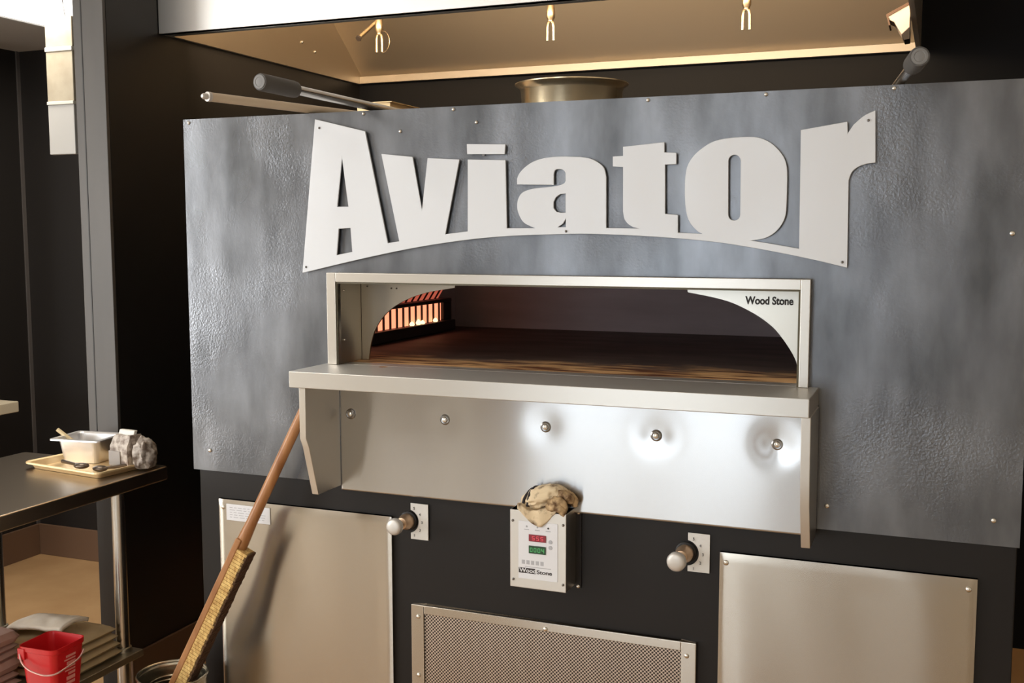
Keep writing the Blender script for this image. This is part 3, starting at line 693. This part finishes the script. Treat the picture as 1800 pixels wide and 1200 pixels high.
# steel box on the oven roof
p = empty('steel_box', (-.16, .60, 1.894), 'small open steel pan on the oven roof behind the peel handles', 'pan')
bm = B(); x0,x1,y0,y1,z0,z1 = -.215,-.105,.52,.68,1.894,1.988
box(bm,x0,x1,y0,y0+.003,z0,z1); box(bm,x0,x1,y1-.003,y1,z0,z1); box(bm,x0,x0+.003,y0+.003,y1-.003,z0,z1); box(bm,x1-.003,x1,y0+.003,y1-.003,z0,z1); box(bm,x0+.003,x1-.003,y0+.003,y1-.003,z0,z0+.003)
obj('pan_body', bm, M_alu, p); bm = bx(x0-.012,x1+.012,y0-.012,y0,z1-.002,z1); box(bm,x0-.012,x1+.012,y1,y1+.012,z1-.002,z1); box(bm,x0-.012,x0,y0,y1,z1-.002,z1); box(bm,x1,x1+.012,y0,y1,z1-.002,z1)
obj('pan_rim', bm, M_alu, p)

# ================================================================ glove on the control box
gl = empty('work_glove', (.59, -.035, .964), 'crumpled tan leather work glove lying on the control box', 'glove')
bm = bmesh.new(); bmesh.ops.create_icosphere(bm, subdivisions=5, radius=1)
for v in bm.verts:
    c = v.co.copy(); n = noise.fractal(c*1.6+Vector((3,1,7)), 1.0, 2.2, 5); rg = 1-abs(noise.noise(c*2.7+Vector((9,2,1))))
    c *= 1 + .16*n + .13*(rg-.7)
    v.co = Vector((.588 + c.x*.056, -.040 + c.y*.030, .9905 + c.z*.0275 + .010*math.sin(c.x*1.4+.4)))
    if v.co.z < .9650: v.co.z = .9650 + (v.co.z-.9650)*.05
obj('palm', bm, M_glove, gl, smooth=True)
for i, (x, y, z, dx, dz, r) in enumerate(((.618,-.060,.984,.022,-.004,.0115),(.626,-.044,.998,.024,.000,.012),(.630,-.028,.994,.024,-.006,.0115),(.616,-.066,.973,.024,.000,.010))):
    pts = [(x-.012,y,z),(x+.002,y-.004,z+.007),(x+.012,y-.006,z+.006),(x+dx,y-.004,z-.002),(x+dx-.002,y,z+dz-.010)]
    bm = tube(B(), catmull(pts, 4), [r*(1-.28*(k/16)**2)*(1+.10*math.sin(k*1.9+i)) for k in range(17)], 14)
    jitter(bm, .003, 70, i); obj('finger', bm, M_glovetan, gl, smooth=True)
# flap hanging over the front edge of the box
bm = B(); g = []
for i in range(25):
    r = []
    for j in range(13):
        u = i/24; w = j/12
        x = .530 + .104*u; out_ = w*(.052+.012*math.sin(u*3.1))
        yy = -.040 - min(out_, .034) ; dz = max(0, out_-.034)
        z = .972 + .004*math.sin(u*11+w*3) + .004*math.cos(u*7) - dz*(.5+.9*math.sin(u*math.pi*1.05)**2)
        yy -= .002*math.sin(u*14)
        r.append(bm.verts.new((x, yy, z)))
    g.append(r)
for i in range(24):
    for j in range(12): bm.faces.new((g[i][j], g[i+1][j], g[i+1][j+1], g[i][j+1]))
jitter(bm, .0015, 60)
fo = obj('glove_flap', bm, M_glove, gl, smooth=True); sm = fo.modifiers.new('t','SOLIDIFY'); sm.thickness = .003
for k in range(2):
    pts = [(.538+k*.012, -.062, .972), (.542+k*.012, -.055, .992+k*.010), (.552+k*.010, -.036, 1.008+k*.006), (.560+k*.008,-.020,1.002)]
    obj('cuff_stripe', tube(B(), catmull(pts,4), [.0035]*13, 8), M_glovecuff, gl, smooth=True)

# ================================================================ leaning oven brush in its canister
ca = empty('steel_canister', (-.418, -.14, 0), 'open steel canister on the floor holding the brush, left of the oven base', 'canister')
bm = lathe(B(), (-.418,-.14,0), (0,0,1), [(0,.080),(.44,.088),(.449,.088)], 40, cap1=False)
o = obj('canister_body', bm, M_canister, ca, smooth=True); sm = o.modifiers.new('t','SOLIDIFY'); sm.thickness = .002; sm.offset = -1
obj('canister_rim', tube(B(), [(-.418+.089*math.cos(a), -.14+.089*math.sin(a), .452) for a in [i*math.pi/20 for i in range(40)]], .0035, 8, closed=True), M_canister, ca, smooth=True)
for r_, z_ in ((.060,.425),(.070,.410)):
    obj('wire_ring', tube(B(), [(-.418+r_*math.cos(a), -.14+r_*math.sin(a), z_) for a in [i*math.pi/16 for i in range(32)]], .002, 6, closed=True), M_canister, ca, smooth=True)
T = Vector((-.030,-.036,1.222)); Bt = Vector((-.436,-.150,.36)); d = (Bt-T).normalized()
br = empty('oven_brush', Bt, 'long wooden oven brush with pale bristles leaning against the oven front', 'brush')
L = (Bt-T).length
w = Vector((0,1,0)); w = (w - d*w.dot(d)).normalized(); tt = d.cross(w)
if tt.x < 0: tt = -tt
ra = math.radians(-4); tt, w = tt*math.cos(ra) - w*math.sin(ra), w*math.cos(ra) + tt*math.sin(ra)
# handle: a tapering round stick widening into the brush back
hl = .475
obj('brush_handle', lathe(B(), T, d, [(0,.0105),(.02,.0125),(.12,.0135),(hl-.08,.014),(hl-.02,.017),(hl+.02,.016)], 18), M_wood, br, smooth=True)
def bar(bm, a0, a1, t0, t1, w0, w1, n=1):
    pts = []
    for a in (a0, a1):
        for tv, wv in ((t0,w0),(t1,w0),(t1,w1),(t0,w1)): pts.append(bm.verts.new(T + d*a + tt*tv + w*wv))
    for q in ((0,1,2,3),(7,6,5,4),(0,4,5,1),(1,5,6,2),(2,6,7,3),(3,7,4,0)): bm.faces.new([pts[i] for i in q])
bm = B(); bar(bm, hl-.03, L, -.014, .004, -.022, .022); obj('brush_back', bm, M_wood, br, bevel=.004)
# bristle block: many small tufts as one brush part
bt = B(); bm = B(); a = hl-.005; k = 0
while a < L-.06:
    for j in range(5):
        w0 = -.022+.0088*j; e = random.uniform(-.001,.001)
        bar(bm, a, a+.0078, .004, .0345+e, w0, w0+.0084); bar(bt, a, a+.0078, .030+e, .037+e, w0, w0+.0084)
    a += .0088
bs = obj('bristles', bm, M_bristle, br); bs['kind'] = 'stuff'
obj('bristle_tips', bt, M_bristle_dark, bs, label='charred bristle tips with their shade painted in dark brown')['kind'] = 'stuff'

# ================================================================ work table
TX0, TX1, TY0, TY1, TZ = -1.440, -.835, -.84, .382, .87
wt = empty('work_table', ((TX0+TX1)/2, -.23, 0), 'stainless steel work table with undershelf at left, in front of the column', 'table')
def round_rect(x0, x1, y0, y1, r, n=6):
    o = []
    for cx, cy, a0 in ((x1-r,y1-r,0),(x0+r,y1-r,R90),(x0+r,y0+r,2*R90),(x1-r,y0+r,3*R90)):
        for i in range(n+1): a = a0+R90*i/n; o.append((cx+r*math.cos(a), cy+r*math.sin(a)))
    return o
bm = quadprism(B(), [(x, y, TZ-.044) for x, y in round_rect(TX0, TX1, TY0, TY1, .02)], (0,0,.044))
obj('tabletop', bm, M_table, wt, bevel=.006, seg=3)
for x in (TX0+.05, TX1-.05+.045-.045):
    for y in (.20, -.72):
        lg = obj('leg', rod(B(), (x,y,.03), (x,y,TZ-.045), .0205, n=20), M_steel_v, wt, smooth=True)
        obj('leg_foot', lathe(B(), (x,y,0), (0,0,1), [(0,.017),(.012,.02),(.03,.013)], 16), M_black, lg, smooth=True)
bm = bx(TX0+.03, TX1-.03+.028, TY0+.1, .235, .300, .322); obj('undershelf', bm, M_shelf, wt, bevel=.003)
for x in (TX0+.05, TX1-.05):
    obj('shelf_socket', lathe(B(), (x,.20,.322), (0,0,1), [(0,.027),(.012,.025),(.014,.0205)], 20), M_shelf, wt, smooth=True)

# ---- tray with its load
def tray(loc, sx, sy, rot, lab):
    t = empty('sheet_tray', loc, lab, 'tray'); t.rotation_euler = (0,0,rot)
    def ringpts(hx, hy, r, z): return [(x, y, z) for x, y in round_rect(-hx, hx, -hy, hy, r, 5)]
    bm = B(); loops = [ringpts(sx-.014, sy-.014, .012, .0005), ringpts(sx-.004, sy-.004, .018, .019), ringpts(sx+.006, sy+.006, .022, .021), ringpts(sx+.006, sy+.006, .022, .017)]
    rings = [[bm.verts.new(p) for p in l] for l in loops]
    bm.faces.new(rings[0])
    for a, b in zip(rings, rings[1:]):
        for i in range(len(a)): bm.faces.new((a[i], a[(i+1)%len(a)], b[(i+1)%len(a)], b[i]))
    me = bpy.data.meshes.new('tray_body'); bmesh.ops.recalc_face_normals(bm, faces=bm.faces); bm.to_mesh(me); bm.free(); me.materials.append(M_alu)
    for p in me.polygons: p.use_smooth = False
    o = bpy.data.objects.new('tray_body', me); COL.objects.link(o); o.parent = t
    s = o.modifiers.new('t','SOLIDIFY'); s.thickness = .0015; s.offset = 1
    return t
TR = tray((-1.045,.268,.8705), .165, .112, math.radians(-8), 'golden aluminium sheet tray on the corner of the steel table')
# deep steel pan
pn = empty('steam_pan', (-1.125,.345,.873), 'small rectangular steel pan standing on the tray', 'pan'); pn.rotation_euler = (0,0,math.radians(8))
def pan_mesh(parent, hx, hy, h, m, rim=.012):
    bm = B(); L = [round_rect(-hx*.80, hx*.80, -hy*.78, hy*.78, .016, 5), round_rect(-hx+.004, hx-.004, -hy+.004, hy-.004, .02, 5), round_rect(-hx, hx, -hy, hy, .02, 5), round_rect(-hx-rim, hx+rim, -hy-rim, hy+rim, .01, 5), round_rect(-hx-rim, hx+rim, -hy-rim, hy+rim, .01, 5)]
    Z = [.001, h-.004, h, h, h-.004]; rs = [[bm.verts.new((x,y,z)) for x, y in l] for l, z in zip(L, Z)]
    bm.faces.new(rs[0])
    for a, b in zip(rs, rs[1:]):
        for i in range(len(a)): bm.faces.new((a[i], a[(i+1)%len(a)], b[(i+1)%len(a)], b[i]))
    bmesh.ops.recalc_face_normals(bm, faces=bm.faces)
    me = bpy.data.meshes.new('pan_body'); bm.to_mesh(me); bm.free(); me.materials.append(m)
    for p in me.polygons: p.use_smooth = False
    o = bpy.data.objects.new('pan_body', me); COL.objects.link(o); o.parent = parent
    s = o.modifiers.new('t','SOLIDIFY'); s.thickness = .0012; s.offset = 1
    return o
pan_mesh(pn, .078, .066, .078, M_pan)
sp = empty('wooden_spatula', (-1.20,.34,.955), 'pale spatula handle sticking out of the steel pan', 'spatula')
obj('spatula_handle', rod(B(), (-1.228,.318,.9705), (-1.14,.34,.905), .0065, n=10), mat('pale_wood', (.72,.58,.34), .5), sp, smooth=True)
obj('spatula_blade', quadprism(B(), [(-1.145,.33,.912),(-1.142,.352,.912),(-1.088,.358,.880),(-1.090,.326,.880)], (0,0,.003)), M_board, sp)
# printed carton
ct = empty('printed_carton', (-.93,.30,.873), 'small crumpled carton with brown print and white top strip beside the pan', 'carton')
bm = B(); bw = [(-.972,.270),(-.897,.262),(-.887,.337),(-.962,.345)]; tw = [(-.962,.284),(-.897,.277),(-.892,.322),(-.957,.328)]
a = [bm.verts.new((x,y,.8745)) for x, y in bw]; m_ = [bm.verts.new((x-.001,y,.945)) for x, y in bw]; b = [bm.verts.new((x,y,.978)) for x, y in tw]
for lo, hi in ((a,m_),(m_,b)):
    for i in range(4): bm.faces.new((lo[i],lo[(i+1)%4],hi[(i+1)%4],hi[i]))
bm.faces.new(a); bm.faces.new(b); bmesh.ops.subdivide_edges(bm, edges=bm.edges, cuts=4, use_grid_fill=True); jitter(bm, .004, 30, 3)
for v in bm.verts: v.co.z = max(v.co.z, .8745)
obj('carton_body', bm, M_carton, ct, smooth=True)
bm = quadprism(B(), [(-.962,.296,.972),(-.897,.289,.972),(-.895,.296,.992),(-.960,.303,.992)], (.002,.012,0)); obj('carton_top_strip', bm, M_cartonwhite, ct, bevel=.002)
obj('carton_label', quadprism(B(), [(-.973,.2655,.885),(-.925,.260,.885),(-.925,.260,.930),(-.973,.2655,.930)], (.0006,.006,0)), M_cartongrey, ct)
# crumpled bag beside the carton
bm = bmesh.new(); bmesh.ops.create_icosphere(bm, subdivisions=4, radius=1)
for v in bm.verts:
    c = v.co * (1+.22*noise.fractal(v.co*2.2, 1, 2, 4)); v.co = Vector((-.862+c.x*.032, .300+c.y*.04, .918+c.z*.056 - .25*(c.x*.028)))
    v.co.z = max(v.co.z, .878)
tag(obj('paper_bag', bm, M_carton, smooth=True, recenter=(-.86,.3,.878)), 'crumpled brown printed paper bag at the right end of the tray', 'bag')
# utensils on the tray
def spoon(p0, p1, lab):
    p0 = Vector(p0); p1 = Vector(p1); s = empty('serving_spoon', p0, lab, 'spoon', 'dark spoons on the tray')
    obj('spoon_handle', rod(B(), p0, p1, .004, .006, n=10), M_spoon, s, smooth=True)
    bm = bmesh.new(); bmesh.ops.create_uvsphere(bm, u_segments=18, v_segments=10, radius=1)
    for v in bm.verts: v.co = Vector((p0.x+v.co.x*.025, p0.y+v.co.y*.020, p0.z+v.co.z*.009))
    obj('spoon_bowl', bm, M_spoon, s, smooth=True)
spoon((-1.000,.178,.897), (-1.13,.235,.890), 'dark oval-bowled spoon lying over the front rim of the tray')
spoon((-.962,.215,.884), (-.90,.27,.889), 'dark spoon lying under the printed carton on the tray')

# ---- undershelf load
def cloth(name, cx, cy, z, sx, sy, h, m, lab, rot=0, grp=None, seed=0, folds=2, sag=.0, cat='cloth'):
    bm = B(); n, k = 26, 20; layers = folds; hh = h/layers
    for L in range(layers):
        z0 = z + L*hh; ring = []
        top = {}; bot = {}
        for i in range(n+1):
            for j in range(k+1):
                u = -1+2*i/n; v = -1+2*j/k
                ex = sx*(1-.03*L) ; ey = sy*(1-.02*L)
                edge = max(0, (max(abs(u), abs(v))-.86)/.14)
                e = math.sqrt(max(0, 1-edge**2))
                x = ex*u; y = ey*v
                w = .10*hh*noise.noise(Vector((x*18+seed, y*18, L)))
                x2 = x*math.cos(rot)-y*math.sin(rot); y2 = x*math.sin(rot)+y*math.cos(rot)
                mid = z0+hh*.5; s_ = sag*(u*u)
                top[i,j] = bm.verts.new((cx+x2, cy+y2, mid+hh*.48*e+w-s_*0))
                bot[i,j] = bm.verts.new((cx+x2, cy+y2, mid-hh*.48*e)) if e > 1e-4 else top[i,j]
        for i in range(n):
            for j in range(k):
                bm.faces.new((top[i,j],top[i+1,j],top[i+1,j+1],top[i,j+1]))
                q = [bot[i,j],bot[i,j+1],bot[i+1,j+1],bot[i+1,j]]
                if len(set(q)) == 4:
                    try: bm.faces.new(q)
                    except ValueError: pass
    return tag(obj(name, bm, m, smooth=True, recenter=(cx,cy,z)), lab, cat, grp)
g1 = 'folded tan cloths stacked on the undershelf'
cloth('folded_cloth', -1.01, .045, .3225, .150, .125, .048, M_cloth, 'folded tan cloth, the lower one of the stack behind the red bucket', 0.02, g1, 1)
cloth('folded_cloth', -1.017, .043, .3715, .147, .122, .047, M_cloth, 'folded tan cloth, the upper one of the stack behind the red bucket', -.01, g1, 2)
g2 = 'rosy grey towels stacked at the left edge'
for i, nm in enumerate(('lowest of', 'second from the bottom of', 'second from the top of', 'topmost of')):
    cloth('folded_towel', -1.105+.004*(i%2), -.205, .3225+.041*i, .120-.004*(i%2), .105, .040, M_clothred, 'rosy grey folded towel, %s the stack at the left edge' % nm, .04*(i%3-1), g2, 5+i, folds=1 if i%2 else 2, cat='towel')
# white towel draped over the stack
bm = B(); g = []
for i in range(31):
    r = []
    for j in range(17):
        u = i/30; v = j/16; x = -1.135 + .215*u; y = -.045 + .115*v + .03*u
        z = .441 + .030*math.sin(min(1, u*2.4)*R90)*math.sin(math.pi*(.12+.76*v))**.6 + .004*noise.noise(Vector((x*25,y*25,3)))
        z -= .028*max(0, .16-u)/.16
        r.append(bm.verts.new((x, y, z)))
    g.append(r)
for i in range(30):
    for j in range(16): bm.faces.new((g[i][j], g[i+1][j], g[i+1][j+1], g[i][j+1]))
tw = obj('white_towel', bm, M_towel, smooth=True, recenter=(-1.03,.03,.42)); tag(tw, 'cream white folded towel lying on the tan cloths behind the red bucket', 'towel')
sm = tw.modifiers.new('t','SOLIDIFY'); sm.thickness = .012; sm.offset = -1

# red sanitiser bucket
bk = empty('red_bucket', (-.795,-.172,.3225), 'red plastic bucket with wire handle and pale print on the undershelf', 'bucket')
def rr_ring(c, h, r, z, rot, n=6):
    o = []
    for x, y in round_rect(-h, h, -h, h, r, n): o.append((c[0]+x*math.cos(rot)-y*math.sin(rot), c[1]+x*math.sin(rot)+y*math.cos(rot), z))
    return o
BC = (-.793,-.172); BR = math.radians(2)
bm = B(); rs = []
for z, h, r in ((.3228,.047,.014),(.485,.0595,.018),(.487,.0625,.020),(.500,.0630,.020),(.500,.0605,.018),(.486,.0575,.016),(.328,.045,.012)):
    rs.append([bm.verts.new(p) for p in rr_ring(BC, h, r, z, BR)])
bm.faces.new(rs[0]); bm.faces.new(rs[-1])
for a, b in zip(rs, rs[1:]):
    for i in range(len(a)): bm.faces.new((a[i], a[(i+1)%len(a)], b[(i+1)%len(a)], b[i]))
obj('bucket_body', bm, M_redplastic, bk, smooth=True)
obj('handle_ear', bx(-.850, -.826, -.2385, -.231, .464, .495), M_redplastic, bk, bevel=.002)
pts = catmull([(-.842,-.2385,.480),(-.832,-.243,.462),(-.805,-.247,.446),(-.765,-.247,.438),(-.738,-.244,.438),(-.7235,-.228,.440),(-.7215,-.190,.446),(-.7225,-.150,.454),(-.7255,-.128,.470)], 4)
obj('wire_handle', tube(B(), pts, .0024, 8), M_wire, bk, smooth=True)
bm = B(); random.seed(2)
z = .470
for wl, hh in ((.034,.006),(.040,.004),(.030,.009),(.034,.004),(.036,.004),(.024,.007),(.030,.010),(.030,.008)):
    if z < .37: break
    xx = BC[0] + .047 + (.0595-.047)*(z-.3228)/(.485-.3228) + .0006
    y1 = -.150; quadprism(bm, [(xx-.001, y1-wl, z-hh), (xx-.001, y1, z-hh), (xx-.0005, y1, z), (xx-.0005, y1-wl, z)], (.0012,0,0)); z -= hh+.0045
obj('printed_lines', bm, M_pinkprint, bk)
